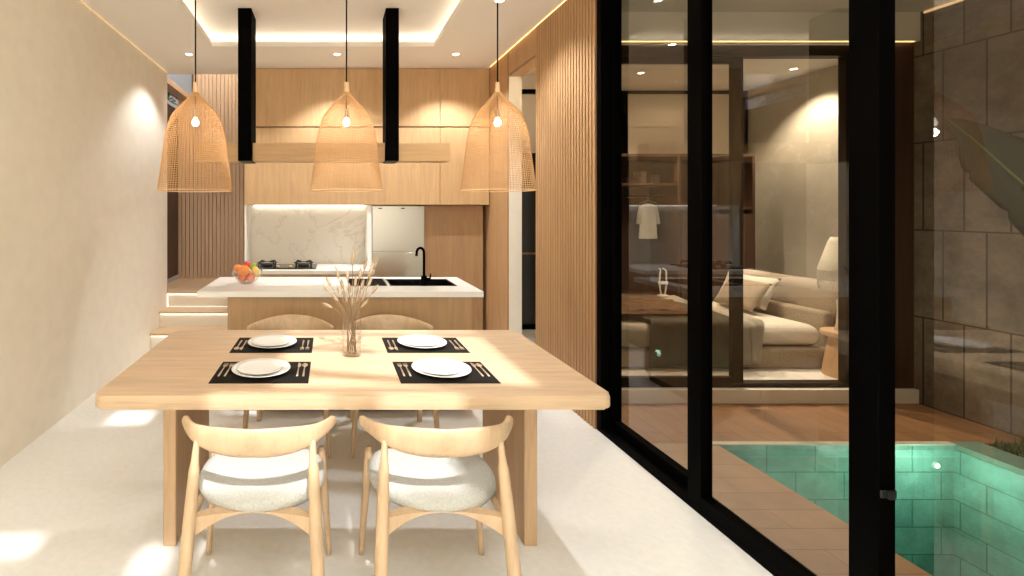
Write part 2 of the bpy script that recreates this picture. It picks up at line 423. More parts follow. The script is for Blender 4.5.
# ------------------------------------------------------------------ kitchen
YU = 5.39
ux = [-.94, .17, .66, 1.21, 1.755]
un = ['over the marble splashback', 'beside the black column', 'above the steel fridge', 'next to the slatted wall']
for r, (z0, z1) in enumerate([(1.50, 2.352), (2.362, 3.005)]):
    ux = [[-.94, 1.21, 1.755], [-.94, .66, 1.21, 1.755]][r]
    for i in range(len(ux)-1):
        x0, x1 = ux[i], ux[i+1]
        w = thing('wall_cabinet', [['long lower oak wall cabinet directly over the marble splashback and fridge', 'lower oak wall cabinet at the right end by the wood wall'],
                  ['widest upper oak wall cabinet under the ceiling, above the beam shelf', 'upper oak wall cabinet just right of the right black column', 'upper oak wall cabinet at the right end by the wood wall']][r][i],
                  'cabinet', ((x0+x1)/2, YU, z0), 0, 'oak wall cabinets over the kitchen counter')
        hw = (x1-x0)/2
        link('body', B(-hw+.001, hw-.001, .022, .50 if i > 0 or r else .5, 0, z1-z0), M['cab'], w)
        d = link('door', B(-hw+.0025, hw-.0025, 0, .02, .002, z1-z0-.002, .0015, 1), M['cab'], w)
# splashback and niche
tag(link('splashback', B(-.924, .41, 5.70, 5.73, .82, 1.499), M['backsplash']), 'cream marble splashback behind the gas hob', 'splashback')
tag(link('niche_panel', B(.41, .46, 5.42, 5.73, .82, 1.499), M['counter']), 'narrow white upright panel between splashback and steel fridge', 'panel')
tag(link('end_panel', B(-.945, -.925, 5.42, 5.73, .82, 1.499), M['counter']), 'narrow white upright panel at the left end of the splashback', 'panel')
tag(link('led_strip', B(-.88, .40, 5.66, 5.697, 1.490, 1.499), M['led_under']), 'glowing strip light under the wall cabinets above the splashback', 'strip light')
# base cabinets
bw = (1.40)/3
for i in range(3):
    x0 = -.94+i*bw
    w = thing('base_cabinet', ['oak base cabinet under the hob, at the left end', 'oak base cabinet under the right burner of the hob', 'oak base cabinet under the counter beside the steel fridge'][i], 'cabinet', (x0+bw/2, 5.07, 0), 0, 'oak base cabinets under the hob')
    link('body', B(-bw/2+.001, bw/2-.001, .02, .62, .06, .778), M['cab_shaded'], w)
    link('door', B(-bw/2+.003, bw/2-.003, 0, .019, .08, .772, .002, 1), M['cab'], w)
    link('plinth', B(-bw/2+.001, bw/2-.001, .06, .6, 0, .059), M['black'], w)
tag(link('worktop', B(-.95, .46, 5.05, 5.699, .78, .82, .003, 1), M['counter']), 'white worktop along the back wall carrying the gas hob', 'worktop')
# hob
hb = thing('gas_hob', 'black glass two-burner gas hob on the white back worktop', 'hob', (-.49, 5.36, .82))
link('glass_plate', B(-.345, .345, -.2, .2, .0, .012, .003, 1), M['hob'], hb)
for sx in (-1, 1):
    bm = bmesh.new(); lathe(bm, [(0, .012), (.062, .012), (.062, .026), (.05, .032), (.03, .032), (.028, .038), (0, .038)], 28, sx*.2, .03)
    bu = link('burner', bm, M['iron'], hb)
    bm = bmesh.new()
    for k in range(4):
        a = PI/4+k*PI/2; c = V(sx*.2, .03, 0); dr = V(math.cos(a), math.sin(a), 0)
        sweep(bm, [c+dr*.115+V(0, 0, .012), c+dr*.115+V(0, 0, .05), c+dr*.10+V(0, 0, .062), c+dr*.045+V(0, 0, .056)], .008, 6)
    n = 24; ring = [c0 for c0 in [V(sx*.2+.105*math.cos(2*PI*i/n), .03+.105*math.sin(2*PI*i/n), .045) for i in range(n)]]
    sweep(bm, ring+[ring[0]], .005, 6)
    link('pan_support', bm, M['iron'], hb)
    bm = bmesh.new(); lathe(bm, [(0, .012), (.02, .012), (.018, .034), (.012, .036), (0, .036)], 18, sx*.065, -.14)
    link('knob', bm, M['gold_knob'], hb, True)['label'] = 'gold knob'
# fridge
fr = thing('fridge', 'stainless steel fridge under the wall cabinets', 'fridge', (.755, 5.42, 0))
link('body', B(-.29, .29, .03, .46, .0, 1.49), M['steel'], fr)
link('door', B(-.288, .288, 0, .028, .985, 1.488, .004, 2), M['steel'], fr)
link('door', B(-.288, .288, 0, .028, .03, .972, .004, 2), M['steel'], fr)
for x in (-.2, .05):
    bm = bmesh.new(); sweep(bm, [V(x-.02, -.006, 1.462), V(x+.02, -.006, 1.462)], .006, 8); link('hinge', bm, M['iron'], fr)
# tall cabinet
tc = thing('tall_cabinet', 'tall oak cabinet with painted-in shade between the fridge and the wood wall', 'cabinet', (1.385, 5.50, 0))
link('body', B(-.335, .335, .021, .39, 0, 1.495), M['cab_shaded'], tc)
link('door', B(-.333, .333, 0, .02, .05, 1.493, .002, 1), M['cab_shaded'], tc)
# island
IZ = .87
isl = thing('kitchen_island', 'oak kitchen island with white overhanging worktop', 'island', (.0725, 3.85, 0))
bm = bmesh.new(); slab_holes(bm, (-1.018, 1.018), (-.37, .37), IZ-.04, IZ, [(.3825, .9025, -.12, .245)])
link('worktop', bm, M['counter'], isl)
bm = bmesh.new(); slab_holes(bm, (-.805, .94), (-.33, .35), .06, IZ-.041, [(.36, .925, -.14, .27)])
link('body', bm, M['cab'], isl)
link('plinth', B(-.78, .92, -.29, .32, 0, .059), M['black'], isl)
for k in range(3):
    x0 = -.805+k*.5817
    link('front_panel', B(x0+.0008, x0+.581-.0002, -.348, -.331, .06, IZ-.042), M['cab_isl'], isl)
sk = thing('sink', 'black undermount sink set into the island worktop', 'sink', (.715, 3.9125, IZ))
bm = bmesh.new()
a, b_, d_ = .258, .180, .19
box(bm, -a, a, -b_, b_, -d_, -d_+.012); box(bm, -a, -a+.012, -b_, b_, -d_+.012, .001); box(bm, a-.012, a, -b_, b_, -d_+.012, .001)
box(bm, -a+.012, a-.012, -b_, -b_+.012, -d_+.012, .001); box(bm, -a+.012, a-.012, b_-.012, b_, -d_+.012, .001)
link('basin', bm, M['hob'], sk)
bm = bmesh.new(); lathe(bm, [(0, -d_+.014), (.03, -d_+.014), (.03, -d_+.018), (.0, -d_+.018)], 20); link('drain', bm, M['steel'], sk)
dr = thing('draining_board', 'black draining board beside the island sink', 'draining board', (.275, 3.9125, IZ))
bm = bmesh.new(); box(bm, -.135, .155, -.18, .18, .0005, .006, .002, 1); link('tray', bm, M['black'], dr)
for k in range(7):
    link('ridge', B(-.12+k*.036, -.112+k*.036, -.16, .16, .0062, .008), M['black_col'], dr)
link('edge_strip', B(.157, .166, -.18, .18, .0005, .012), M['steel'], dr)['label'] = 'bare metal edge strip'
# faucet
fa = thing('kitchen_faucet', 'black gooseneck faucet standing behind the island sink', 'faucet', (.70, 3.745, IZ))
fa.location = (P(424, 284, 3.755).x, 3.755, IZ)
bm = bmesh.new(); lathe(bm, [(0, 0), (.028, 0), (.028, .01), (.024, .014), (.022, .07), (.018, .075), (0, .075)], 24); link('base', bm, M['black'], fa, True)
pts = [V(0, 0, .07), V(0, 0, .24)]
for k in range(1, 10):
    a = k/9*PI; pts.append(V(-.028+.028*math.cos(a), 0, .25+.038*math.sin(a)))
pts.append(V(-.058, 0, .225))
bm = bmesh.new(); sweep(bm, pts, .010, 12, up=V(0, 1, 0)); link('spout', bm, M['black'], fa, True)
bm = bmesh.new(); sweep(bm, [V(.015, 0, .045), V(.045, 0, .045)], .016, 10); sweep(bm, [V(.045, 0, .045), V(.052, 0, .09)], .006, 8); link('lever', bm, M['black'], fa, True)
# fruit bowl
fb = thing('fruit_bowl', 'clear glass bowl of fruit at the left end of the island worktop', 'bowl', (-.655, 3.87, IZ))
bm = bmesh.new()
lathe(bm, [(0, .0), (.045, .0), (.055, .006), (.085, .03), (.112, .07), (.125, .115), (.1225, .116), (.108, .071), (.081, .034), (.05, .012), (0, .01)], 44)
link('glass', bm, M['bowl_glass'], fb, True)
def fruit(name, mat, r, loc, lab, cat, prof='s', leafy=False):
    t = thing(name, lab, cat, V(-.655, 3.87, IZ)+V(*loc), random.uniform(0, 6), 'fruit in the glass bowl')
    bm = bmesh.new(); pr = []
    for k in range(15):
        a = -PI/2+PI*k/14; rr = r*math.cos(a); zz = r*math.sin(a)
        if prof == 'apple': zz *= .9; zz -= .22*r*math.exp(-(rr/(.35*r))**2)*(1 if a > 0 else -.7)
        if prof == 'lemon': zz *= 1.3
        if prof == 'pear': rr *= (1-.35*max(0, math.sin(a))); zz *= 1.25
        pr.append((max(rr, 0) if 0 < k < 14 else 0, zz))
    lathe(bm, pr, 24); link('flesh', bm, mat, t, True)
    bm = bmesh.new(); sweep(bm, [V(0, 0, r*.72), V(.003, 0, r*1.12)], .003, 6); link('stem', bm, M['stalk'], t)
    t.rotation_euler = (random.uniform(-.5, .5), random.uniform(-.5, .5), random.uniform(0, 6))
    return t
fruit('apple', M['pink'], .038, (-.035, -.02, .05), 'pinkish red apple low in the glass bowl, left side', 'apple', 'apple')
fruit('apple', M['pink'], .036, (.035, -.028, .05), 'pinkish red apple low in the glass bowl, right side', 'apple', 'apple')
fruit('orange', M['orange'], .042, (-.015, -.045, .108), 'large orange at the front of the fruit pile', 'orange')
fruit('orange', M['orange'], .036, (-.072, .005, .112), 'orange at the left edge of the fruit pile', 'orange')
fruit('apple', M['red'], .034, (-.005, .035, .142), 'deep red apple on top of the fruit pile', 'apple', 'apple')
fruit('pear', M['green'], .028, (.045, .012, .130), 'small yellow-green pear on top right of the fruit pile', 'pear', 'pear')
fruit('lemon', M['yellow'], .030, (.072, -.015, .095), 'yellow lemon at the right of the fruit pile', 'lemon', 'lemon')
fruit('peach', M['pink'], .034, (.0, .05, .06), 'peach hidden low at the back of the glass bowl', 'peach')

# columns and beam
for x0, x1, lab in ((-.769, -.656, 'square black column hanging over the island, left one'), (.466, .576, 'square black column hanging over the island, right one')):
    c = thing('hanging_column', lab, 'column', ((x0+x1)/2, 4.215, 1.86), 0, 'black columns hanging from the ceiling')
    hw = (x1-x0)/2
    link('post', B(-hw, hw, -.125, .125, 0, HC+.124-1.86, .002, 1), M['black_col'], c)
    link('foot_plate', B(-hw+.004, hw-.004, -.12, .12, -.004, -.0005), M['iron'], c)
for x0, x1, lab in ((-1.14, -.771, 'left end of'), (-.654, .464, 'middle stretch of'), (.578, 1.016, 'right end of')):
    tag(link('shelf_beam', B(x0, x1, 4.14, 4.29, 1.86, 2.015, .002, 1), M['beam']), lab + ' the horizontal oak beam shelf held by the black columns', 'beam', 'oak beam shelf pieces')

# ------------------------------------------------------------------ dining table
T0, T1, TY0, TY1, TZ = -.903, 1.077, 1.858, 2.863, .75
tcx, tcy = (T0+T1)/2, (TY0+TY1)/2
tb = thing('dining_table', 'large light oak dining table with rounded corners set for four', 'table', (tcx, tcy, 0))
def rrect(hx, hy, r, n=6):
    pts = []
    for cx, cy, a0 in ((hx-r, hy-r, 0), (-hx+r, hy-r, 90), (-hx+r, -hy+r, 180), (hx-r, -hy+r, 270)):
        for k in range(n+1):
            a = R(a0+90*k/n); pts.append((cx+r*math.cos(a), cy+r*math.sin(a)))
    return pts
bm = bmesh.new(); prism(bm, rrect((T1-T0)/2, (TY1-TY0)/2, .035, 8), 'Z', TZ-.053, TZ)
hz = [e for e in bm.edges if abs(e.verts[0].co.z-e.verts[1].co.z) < 1e-6]
bmesh.ops.bevel(bm, geom=hz, offset=.012, segments=4, affect='EDGES', profile=.5)
smooth_angle(link('tabletop', bm, M['table'], tb), 35)
for x0, x1 in ((-.721, -.665), (.839, .897)):
    link('panel_leg', B(x0-tcx, x1-tcx, 2.116-tcy, 2.70-tcy, 0, TZ-.0535, .006, 3), M['table_leg'], tb)

# place settings
def superplate(bm, R0, h, rim, z0):
    prof = [(0, z0), (R0*.55, z0), (R0*.62, z0+.002), (R0, z0+h), (R0*.995, z0+h+.003), (R0*.9, z0+h-.001), (R0*.64, z0+.006), (0, z0+.005)]
    lathe(bm, prof, 56); return bm
mats = [(-.494, -.087, 1.986, 'front left'), (.288, .693, 1.986, 'front right'), (-.494, -.09, 2.407, 'back left'), (.284, .688, 2.407, 'back right')]
proto = {}
def cutlery(kind, loc, rz, lab, grp):
    if kind in proto:
        return dup(proto[kind], loc, rz, lab, grp)
    t = thing({'fork': 'fork', 'knife': 'knife', 'spoon': 'spoon'}[kind], lab, kind, loc, rz, grp); proto[kind] = t; t.scale = (.86, .86, 1)
    bm = bmesh.new(); z = .003
    sweep(bm, [V(0, -.095, z), V(0, -.05, z), V(0, .02, z), V(0, .045, z)], [(.0055, .002), (.005, .002), (.003, .002), (.0035, .002)], 8)
    link('handle', bm, M['brass'], t, True)
    bm = bmesh.new()
    if kind == 'fork':
        sweep(bm, [V(0, .045, z), V(0, .056, z), V(0, .066, z)], [(.004, .0015), (.011, .0015), (.011, .0015)], 8)
        for k in range(4): sweep(bm, [V(-.009+k*.006, .064, z), V(-.009+k*.006, .10, z)], [(.002, .0013), (.0012, .001)], 6)
        link('tines', bm, M['brass'], t, True)
    elif kind == 'spoon':
        sweep(bm, [V(0, .045, z), V(0, .058, z), V(0, .075, z), V(0, .09, z), V(0, .10, z)], [(.004, .0015), (.013, .002), (.017, .002), (.013, .002), (.004, .0015)], 14)
        link('bowl', bm, M['brass'], t, True)
    else:
        sweep(bm, [V(0, .045, z), V(.002, .06, z), V(.002, .09, z), V(-.003, .112, z)], [(.006, .0012), (.009, .001), (.009, .001), (.002, .0008)], 8)
        link('blade', bm, M['brass'], t, True)
    return t
pm = pl = sp = None
for x0, x1, y0, where in mats:
    cx, cy = (x0+x1)/2, y0+.138
    if pm is None:
        m_ = link('placemat', B(-.203, .203, -.138, .138, 0, .003, .001, 1), M['mat']); m_.location = (cx, cy, TZ+.0003); pm = m_
    else: m_ = dup(pm, (cx, cy, TZ+.0003))
    tag(m_, 'black rectangular placemat at the %s seat of the table' % where, 'placemat', 'black placemats on the dining table')
    if pl is None:
        bm = superplate(bmesh.new(), .127, .016, .02, 0); q = link('dinner_plate', bm, M['china'], None, True); pl = q
        bm = superplate(bmesh.new(), .10, .010, .02, 0); s_ = link('side_plate', bm, M['china'], None, True); sp = s_
    else: q = dup(pl); s_ = dup(sp)
    q.location = (cx-.008, cy+.004, TZ+.0036); s_.location = (cx-.016, cy+.010, TZ+.0105)
    tag(q, 'large white plate on the %s placemat' % where, 'plate', 'large white plates on the placemats')
    tag(s_, 'smaller white plate stacked on the large plate, %s placemat' % where, 'plate', 'small white plates on the large plates')
    fl = 'front' in where
    rz = 0 if fl else PI
    sgn = 1 if fl else -1
    zc = TZ+.0037
    for kind, dx, wh in (('fork', -.178, 'outer'), ('fork', -.152, 'inner'), ('knife', .152, ''), ('spoon', .178, '')):
        lab = ('%s brass fork of the pair on the %s placemat' % (wh, where)) if kind == 'fork' else 'brass %s on the %s placemat' % (kind, where)
        cutlery(kind, (cx+dx*sgn, cy+.015*sgn, zc), rz, lab, {'fork': 'brass forks', 'knife': 'brass knives', 'spoon': 'brass spoons'}[kind]+' on the placemats')
# vase with dried grass
VB = V(.105, 2.375, TZ+.0005)
va = thing('glass_vase', 'clear cylindrical glass vase of dried grass in the table middle', 'vase', VB)
bm = bmesh.new(); lathe(bm, [(0, 0), (.044, 0), (.046, .004), (.046, .172), (.0445, .174), (.043, .172), (.043, .014), (0, .012)], 40)
link('glass', bm, M['vase_glass'], va, True)
heads = [(353, 251), (367, 257), (374, 261), (378, 257), (336, 268), (347, 270), (326, 277), (323, 284), (331, 293), (322, 303), (378, 285), (372, 277), (361, 268), (341, 279), (358, 285), (367, 291), (349, 283), (372, 268), (344, 292), (356, 276), (364, 280), (352, 296), (337, 286), (368, 300), (360, 293)]
for i, (hx, hy) in enumerate(heads):
    dy = random.uniform(-.09, .09)
    h = P(hx, hy, 2.375+dy)-VB
    a = random.uniform(0, 6.28); base = V(.022*math.cos(a), .022*math.sin(a), .016)
    neck = V(max(-.033, min(.033, h.x*.18)), max(-.033, min(.033, h.y*.18)), .172)
    L = .055 if i > 3 else .07
    t = thing('dried_grass_stem', 'dried bunny-tail grass stem standing in the glass vase', 'dried grass', VB, 0, 'dried grass stems in the vase')
    mid = neck.lerp(h, .5)+V(0, 0, .012)
    d = (h-mid).normalized(); h0 = h-d*L
    bm = bmesh.new(); sweep(bm, [base, base.lerp(neck, .5), neck, mid.lerp(neck, .5), mid*.5+h0*.5 if (h0-mid).length > .02 else mid, h0], .0014, 5); link('stalk', bm, M['stalk'], t)
    bm = bmesh.new(); pts = [h0+d*L*k/7 for k in range(8)]
    sweep(bm, pts, [.002, .0055, .0075, .0080, .0074, .006, .004, .001], 9)
    for k in range(36):
        u = random.random(); a = random.uniform(0, 6.28); c = h0+d*L*u; s = d.orthogonal().normalized(); s2 = d.cross(s)
        rr = .009*math.sin(PI*min(.95, max(.08, u))); o_ = (s*math.cos(a)+s2*math.sin(a))
        p0 = c+o_*rr*.8; p1 = c+o_*rr*1.6+d*.013; w_ = d.cross(o_)*.0012
        vs = [bm.verts.new(p0-w_), bm.verts.new(p0+w_), bm.verts.new(p1)]; bm.faces.new(vs)
    link('seed_head', bm, M['grasshead'], t)

# ------------------------------------------------------------------ pendant lamps
def pendant(loc, lab):
    t = thing('pendant_lamp', lab, 'pendant lamp', loc, 0, 'wicker pendant lamps over the dining table')
    prof = [(.0105, .518), (.0115, .50), (.014, .478), (.02, .464), (.034, .446), (.054, .424), (.076, .402), (.098, .376), (.115, .348), (.127, .315), (.136, .28), (.143, .24), (.149, .19), (.156, .13), (.164, .07), (.171, .02), (.173, 0)]
    # resample for weave
    rs = []
    ztop = .470; n = 46
    for k in range(n+1):
        z = ztop*(1-k/n)
        for (r1, z1), (r2, z2) in zip(prof, prof[1:]):
            if z2 <= z <= z1: rs.append((r1+(r2-r1)*(z1-z)/(z1-z2), z)); break
    bm = bmesh.new(); lathe(bm, rs, 72)
    s = link('woven_shade', bm, M['wicker'], t)
    md = s.modifiers.new('weave', 'WIREFRAME'); md.thickness = .0026; md.use_even_offset = False; md.use_replace = True; md.use_boundary = True
    bm = bmesh.new()
    lathe(bm, [(0, .520), (.0105, .520), (.0115, .495), (.0135, .475), (.022, .462), (.020, .458), (0, .458)], 28); link('cap', bm, M['wicker_cap'], t, True)
    bm = bmesh.new(); n = 44
    for rr, zz in ((.173, 0),):
        ring = [V(rr*math.cos(2*PI*i/n), rr*math.sin(2*PI*i/n), zz) for i in range(n)]; sweep(bm, ring+[ring[0]], .0026, 6, cap=False)
    link('hoop', bm, M['wicker_cap'], t)
    bm = bmesh.new(); sweep(bm, [V(0, 0, .5205), V(0, 0, HC-loc[2] if not(TR[0] < loc[0] < TR[1] and TR[2] < loc[1] < TR[3]) else HC+.124-loc[2])], .0035, 8); link('cord', bm, M['black_col'], t)
    bm = bmesh.new(); sweep(bm, [V(0, 0, .457), V(0, 0, .375)], .003, 8); link('inner_cord', bm, M['black_col'], t)
    bm = bmesh.new(); lathe(bm, [(0, .392), (.009, .392), (.010, .352), (0, .352)], 16); link('socket', bm, M['brass'], t)
    bm = bmesh.new(); lathe(bm, [(0, .3515), (.008, .351), (.010, .345), (.015, .337), (.0175, .327), (.0155, .316), (.009, .309), (0, .307)], 20); link('bulb', bm, M['bulb'], t, True)
    return t
PZ = 1.547
pn = pendant((-.648, 2.36, PZ), 'bell-shaped wicker pendant lamp, leftmost, near the pale wall')
dup(pn, (.0795, 2.36, PZ), 0, 'bell-shaped wicker pendant lamp above the glass vase, middle of three')
dup(pn, (.807, 2.36, PZ), 0, 'bell-shaped wicker pendant lamp, rightmost, near the slatted wood wall')

# ------------------------------------------------------------------ chairs
def catmull(pts, n=6):
    out = []
    P_ = [pts[0]]+pts+[pts[-1]]
    for i in range(1, len(P_)-2):
        for k in range(n):
            t = k/n; p0, p1, p2, p3 = P_[i-1:i+3]
            out.append(.5*((2*p1)+(p2-p0)*t+(2*p0-5*p1+4*p2-p3)*t*t+(3*p1-p0-3*p2+p3)*t**3))
    out.append(pts[-1]); return out
def seat_outline(s, n=56):
    pts = []
    for k in range(n):
        a = 2*PI*k/n; c, d = math.cos(a), math.sin(a)
        e = 2/2.7 if d > 0 else 2/2.25
        x = math.copysign(abs(c)**e, c)*.237; y = math.copysign(abs(d)**(e), d)
        x *= 1-.05*max(0, -y)
        y = .022 + (y*.207)
        pts.append((x*s, .03+(y-.03)*s))
    return pts
def make_chair(loc, rz, lab):
    t = thing('dining_chair', lab, 'chair', loc, rz, 'ash dining chairs with curved backs')
    # seat
    bm = bmesh.new(); rings = []
    for s, z in ((.90, .420), (.97, .424), (1.0, .436), (1.0, .450), (.975, .463), (.92, .470), (.8, .474), (.5, .473), (.25, .4715)):
        rings.append([bm.verts.new((x, y, z)) for x, y in seat_outline(s)])
    for a, b in zip(rings, rings[1:]):
        for i in range(len(a)): j = (i+1) % len(a); bm.faces.new((a[i], a[j], b[j], b[i]))
    bm.faces.new(rings[0]); bm.faces.new(rings[-1])
    link('seat', bm, M['seat'], t, True)
    # backrest: curved horn-shaped rail
    cp = [V(-.270, -.060, .690), V(-.241, -.115, .691), V(-.200, -.166, .693), V(-.14, -.205, .697), V(-.07, -.228, .700), V(0, -.235, .700)]
    cp = cp+[V(-p.x, p.y, p.z) for p in cp[-2::-1]]
    pts = catmull(cp, 5); rad = []
    hh = .061
    for p in pts:
        u = min(1, abs(p.x)/.272)
        h = .0165+(hh-.0165)*max(0, 1-u**1.75); w = .0115+.003*u**2
        rad.append((w, h))
    rad[0] = (.010, .011); rad[-1] = (.010, .011)
    tops = []
    bm = bmesh.new(); rings = []
    n = 14; N = len(pts)
    ext0 = pts[0]+(pts[0]-pts[1]).normalized()*.006; ext1 = pts[-1]+(pts[-1]-pts[-2]).normalized()*.006
    pts = [ext0]+pts+[ext1]; rad = [(.004, .005)]+rad+[(.004, .005)]; rad[1] = (.0105, .0125); rad[-2] = (.0105, .0125)
    N = len(pts)
    for i, p in enumerate(pts):
        tg = (pts[min(i+1, N-1)]-pts[max(i-1, 0)]).normalized()
        lean = V(0, -.42*(1-min(1, abs(p.x)/.26)), 1).normalized()
        u = (lean-tg*lean.dot(tg)).normalized(); s = tg.cross(u); w, h = rad[i]
        cen = p+V(0, 0, .0)
        # keep the top edge gently dished, drop the lower edge in the middle
        rings.append([bm.verts.new(cen+s*(w*math.copysign(abs(math.cos(2*PI*k/n))**.8, math.cos(2*PI*k/n)))+u*(h*math.copysign(abs(math.sin(2*PI*k/n))**.9, math.sin(2*PI*k/n))+(.0+.0)) - u*(h-.0165)*.42) for k in range(n)])
    for a, b in zip(rings, rings[1:]):
        for k in range(n): j = (k+1) % n; bm.faces.new((a[k], a[j], b[j], b[k]))
    bm.faces.new(rings[0]); bm.faces.new(rings[-1])
    link('backrest', bm, M['chair'], t, True)
    for s in (-1, 1):
        # rear leg: tapered, leaning, up to the horn
        lp = catmull([V(s*.232, -.285, 0), V(s*.222, -.255, .20), V(s*.212, -.225, .38), V(s*.206, -.203, .50), V(s*.201, -.184, .60), V(s*.198, -.170, .668)], 4)
        N_ = len(lp); rd = []
        for p in lp:
            z = p.z; rd.append(.0125+(.0225-.0125)*math.sin(PI*min(1, max(0, (z+.12)/.86))) if z < .6 else .0135-.003*min(1, (z-.6)/.06))
        bm = bmesh.new(); sweep(bm, lp, rd, 14, up=V(0, 1, 0)); link('leg', bm, M['chair'], t, True)
        lp = catmull([V(s*.254, .222, 0), V(s*.240, .215, .20), V(s*.226, .205, .38), V(s*.222, .20, .455), V(s*.2215, .20, .462)], 4)
        rd = [(.0105+.0085*min(1, p.z/.38)) if p.z < .45 else (.017 if p.z < .46 else .012) for p in lp]
        bm = bmesh.new(); sweep(bm, lp, rd, 12, up=V(0, 1, 0)); link('leg', bm, M['chair'], t, True)
    # arched rear apron
    bm = bmesh.new(); n = 20; rows = []
    for k in range(n+1):
        u = -1+2*k/n; x = u*.198; yb = -.215+.035*(1-u*u); lo = .425-.062*abs(u)**2.2; hi = .432+.0*abs(u)
        rows.append([bm.verts.new((x, yb, lo)), bm.verts.new((x, yb+.024, lo)), bm.verts.new((x, yb+.024+.02*(1-u*u), hi)), bm.verts.new((x, yb, hi-.004))])
    for a, b in zip(rows, rows[1:]):
        for q in range(4): w_ = (q+1) % 4; bm.faces.new((a[q], a[w_], b[w_], b[q]))
    bm.faces.new(rows[0]); bm.faces.new(rows[-1])
    smooth_angle(link('rear_apron', bm, M['chair'], t), 40)
    for s in (-1, 1):
        bm = bmesh.new(); sweep(bm, catmull([V(s*.207, -.205, .412), V(s*.205, -.05, .414), V(s*.212, .1, .414), V(s*.220, .19, .412)], 4), [(.010, .016)]*13, 8); link('side_rail', bm, M['chair'], t, True)
    bm = bmesh.new(); sweep(bm, [V(-.215, .20, .412), V(-.1, .212, .414), V(.1, .212, .414), V(.215, .20, .412)], [(.010, .016)]*4, 8); link('front_rail', bm, M['chair'], t, True)
    return t
CY1, CY2 = 1.848, 3.087
ch = make_chair((-.258, CY1, 0), 0, 'ash chair with curved back, front row, at the left front seat')
dup(ch, (.385, CY1, 0), 0, 'ash chair with curved back, front row, nearer the glass doors')
dup(ch, (-.256, CY2, 0), PI, 'ash chair on the far side of the table, left of the vase')
dup(ch, (.385, CY2, 0), PI, 'ash chair on the far side of the table, right of the vase')

# ------------------------------------------------------------------ downlights
dl = None
def downlight(x, y, z, lab, power, grp, size=55, blend=.6, col=(1., .90, .74)):
    global dl
    if dl is None:
        t = thing('recessed_downlight', lab, 'downlight', (x, y, z), 0, grp)
        bm = bmesh.new(); lathe(bm, [(.030, -.001), (.030, -.004), (.042, -.004), (.044, -.001), (.030, -.001)], 28); link('trim_ring', bm, M['counter'], t, True)
        bm = bmesh.new(); lathe(bm, [(0, -.002), (.030, -.002), (.030, -.0012), (0, -.0012)], 28); link('lamp', bm, M['lampdisc'], t)
        dl = t
    else:
        t = dup(dl, (x, y, z), 0, lab, grp)
    L = bpy.data.lights.new('downlight_beam', 'SPOT'); L.energy = power; L.color = col; L.spot_size = R(size*2); L.spot_blend = blend; L.shadow_soft_size = .03
    lo = bpy.data.objects.new('downlight_beam', L); COL.objects.link(lo); lo.location = (x, y, z-.02)
    return t
G1 = 'recessed downlights in the dining room ceiling'
names = {4.92: 'back row', 3.65: 'second row', 1.75: 'added fill row over the front of the table', -.9: 'added fill row behind the viewer', -2.3: 'added fill row, rearmost'}  # unseen rows nearer the viewer are added to fill the room
for y in (4.92, 3.65, 1.75, -.9, -2.3):
    for x, w in ((-1.415, 'left'), (.07, 'middle'), (1.264, 'right')):
        if y == 3.65 and w == 'left': continue
        if w == 'middle' and y in (3.65,): continue
        downlight(x, y, HC, 'round recessed downlight, %s, %s' % (names[y], w), {4.92: 24 if w == 'left' else 46, 3.65: 42, 1.75: 4, -.9: 34, -2.3: 85}[y], G1, *((56, .5) if y == 4.92 else (60, .7)), (.95, 1., 1.05))

# ------------------------------------------------------------------ sliding glass wall
struct('trim_9', B(XR, 1.90, -.2, 3.235, .0005, .03), M['black'])
struct('trim_10', B(XR, 1.90, 3.192, 3.236, .031, HC-.001), M['black'])
struct('trim_11', B(XR, 1.90, -.2, 3.19, 2.93, HC-.001), M['black'])
def panel(x0, x1, y0, y1, lab, sw=.09, sw2=.05, handle=True):
    t = thing('sliding_door', lab, 'sliding door', ((x0+x1)/2, (y0+y1)/2, .031), 0, 'black framed sliding glass doors')
    hx = (x1-x0)/2; hy = (y1-y0)/2; H = 2.895
    link('stile', B(-hx, hx, -hy, -hy+sw, 0, H, .002, 1), M['black'], t)
    link('stile', B(-hx, hx, hy-sw2, hy, 0, H, .002, 1), M['black'], t)
    link('rail', B(-hx, hx, -hy+sw+.0005, hy-sw2-.0005, 0, .055), M['black'], t)
    link('rail', B(-hx, hx, -hy+sw+.0005, hy-sw2-.0005, H-.055, H), M['black'], t)
    bm = bmesh.new(); ys = (-hy+sw+.0005, hy-sw2-.0005)
    vs = [bm.verts.new(p) for p in ((0, ys[0], .0555), (0, ys[1], .0555), (0, ys[1], H-.0555), (0, ys[0], H-.0555))]
    bm.faces.new(vs); link('glass_pane', bm, M['glass'], t)
    return t
pA = panel(1.763+.001, 1.820, 1.576, 2.42, 'black framed sliding glass door in the middle, sliding in front of the others', .092, .09)
bm = bmesh.new(); box(bm, -.026, .026, -.4285, -.4225, .50, .525, .002, 1); box(bm, -.010, .010, -.438, -.428, .50, .525)
link('latch', bm, M['iron'], pA)
pB = panel(1.829, 1.880, 2.425, 3.19, 'black framed glass door next to the slatted wood wall', .045, .02)
pC = panel(1.829, 1.880, -.2, 1.68, 'black framed glass door nearest the viewer, facing the pool', .09, .04)
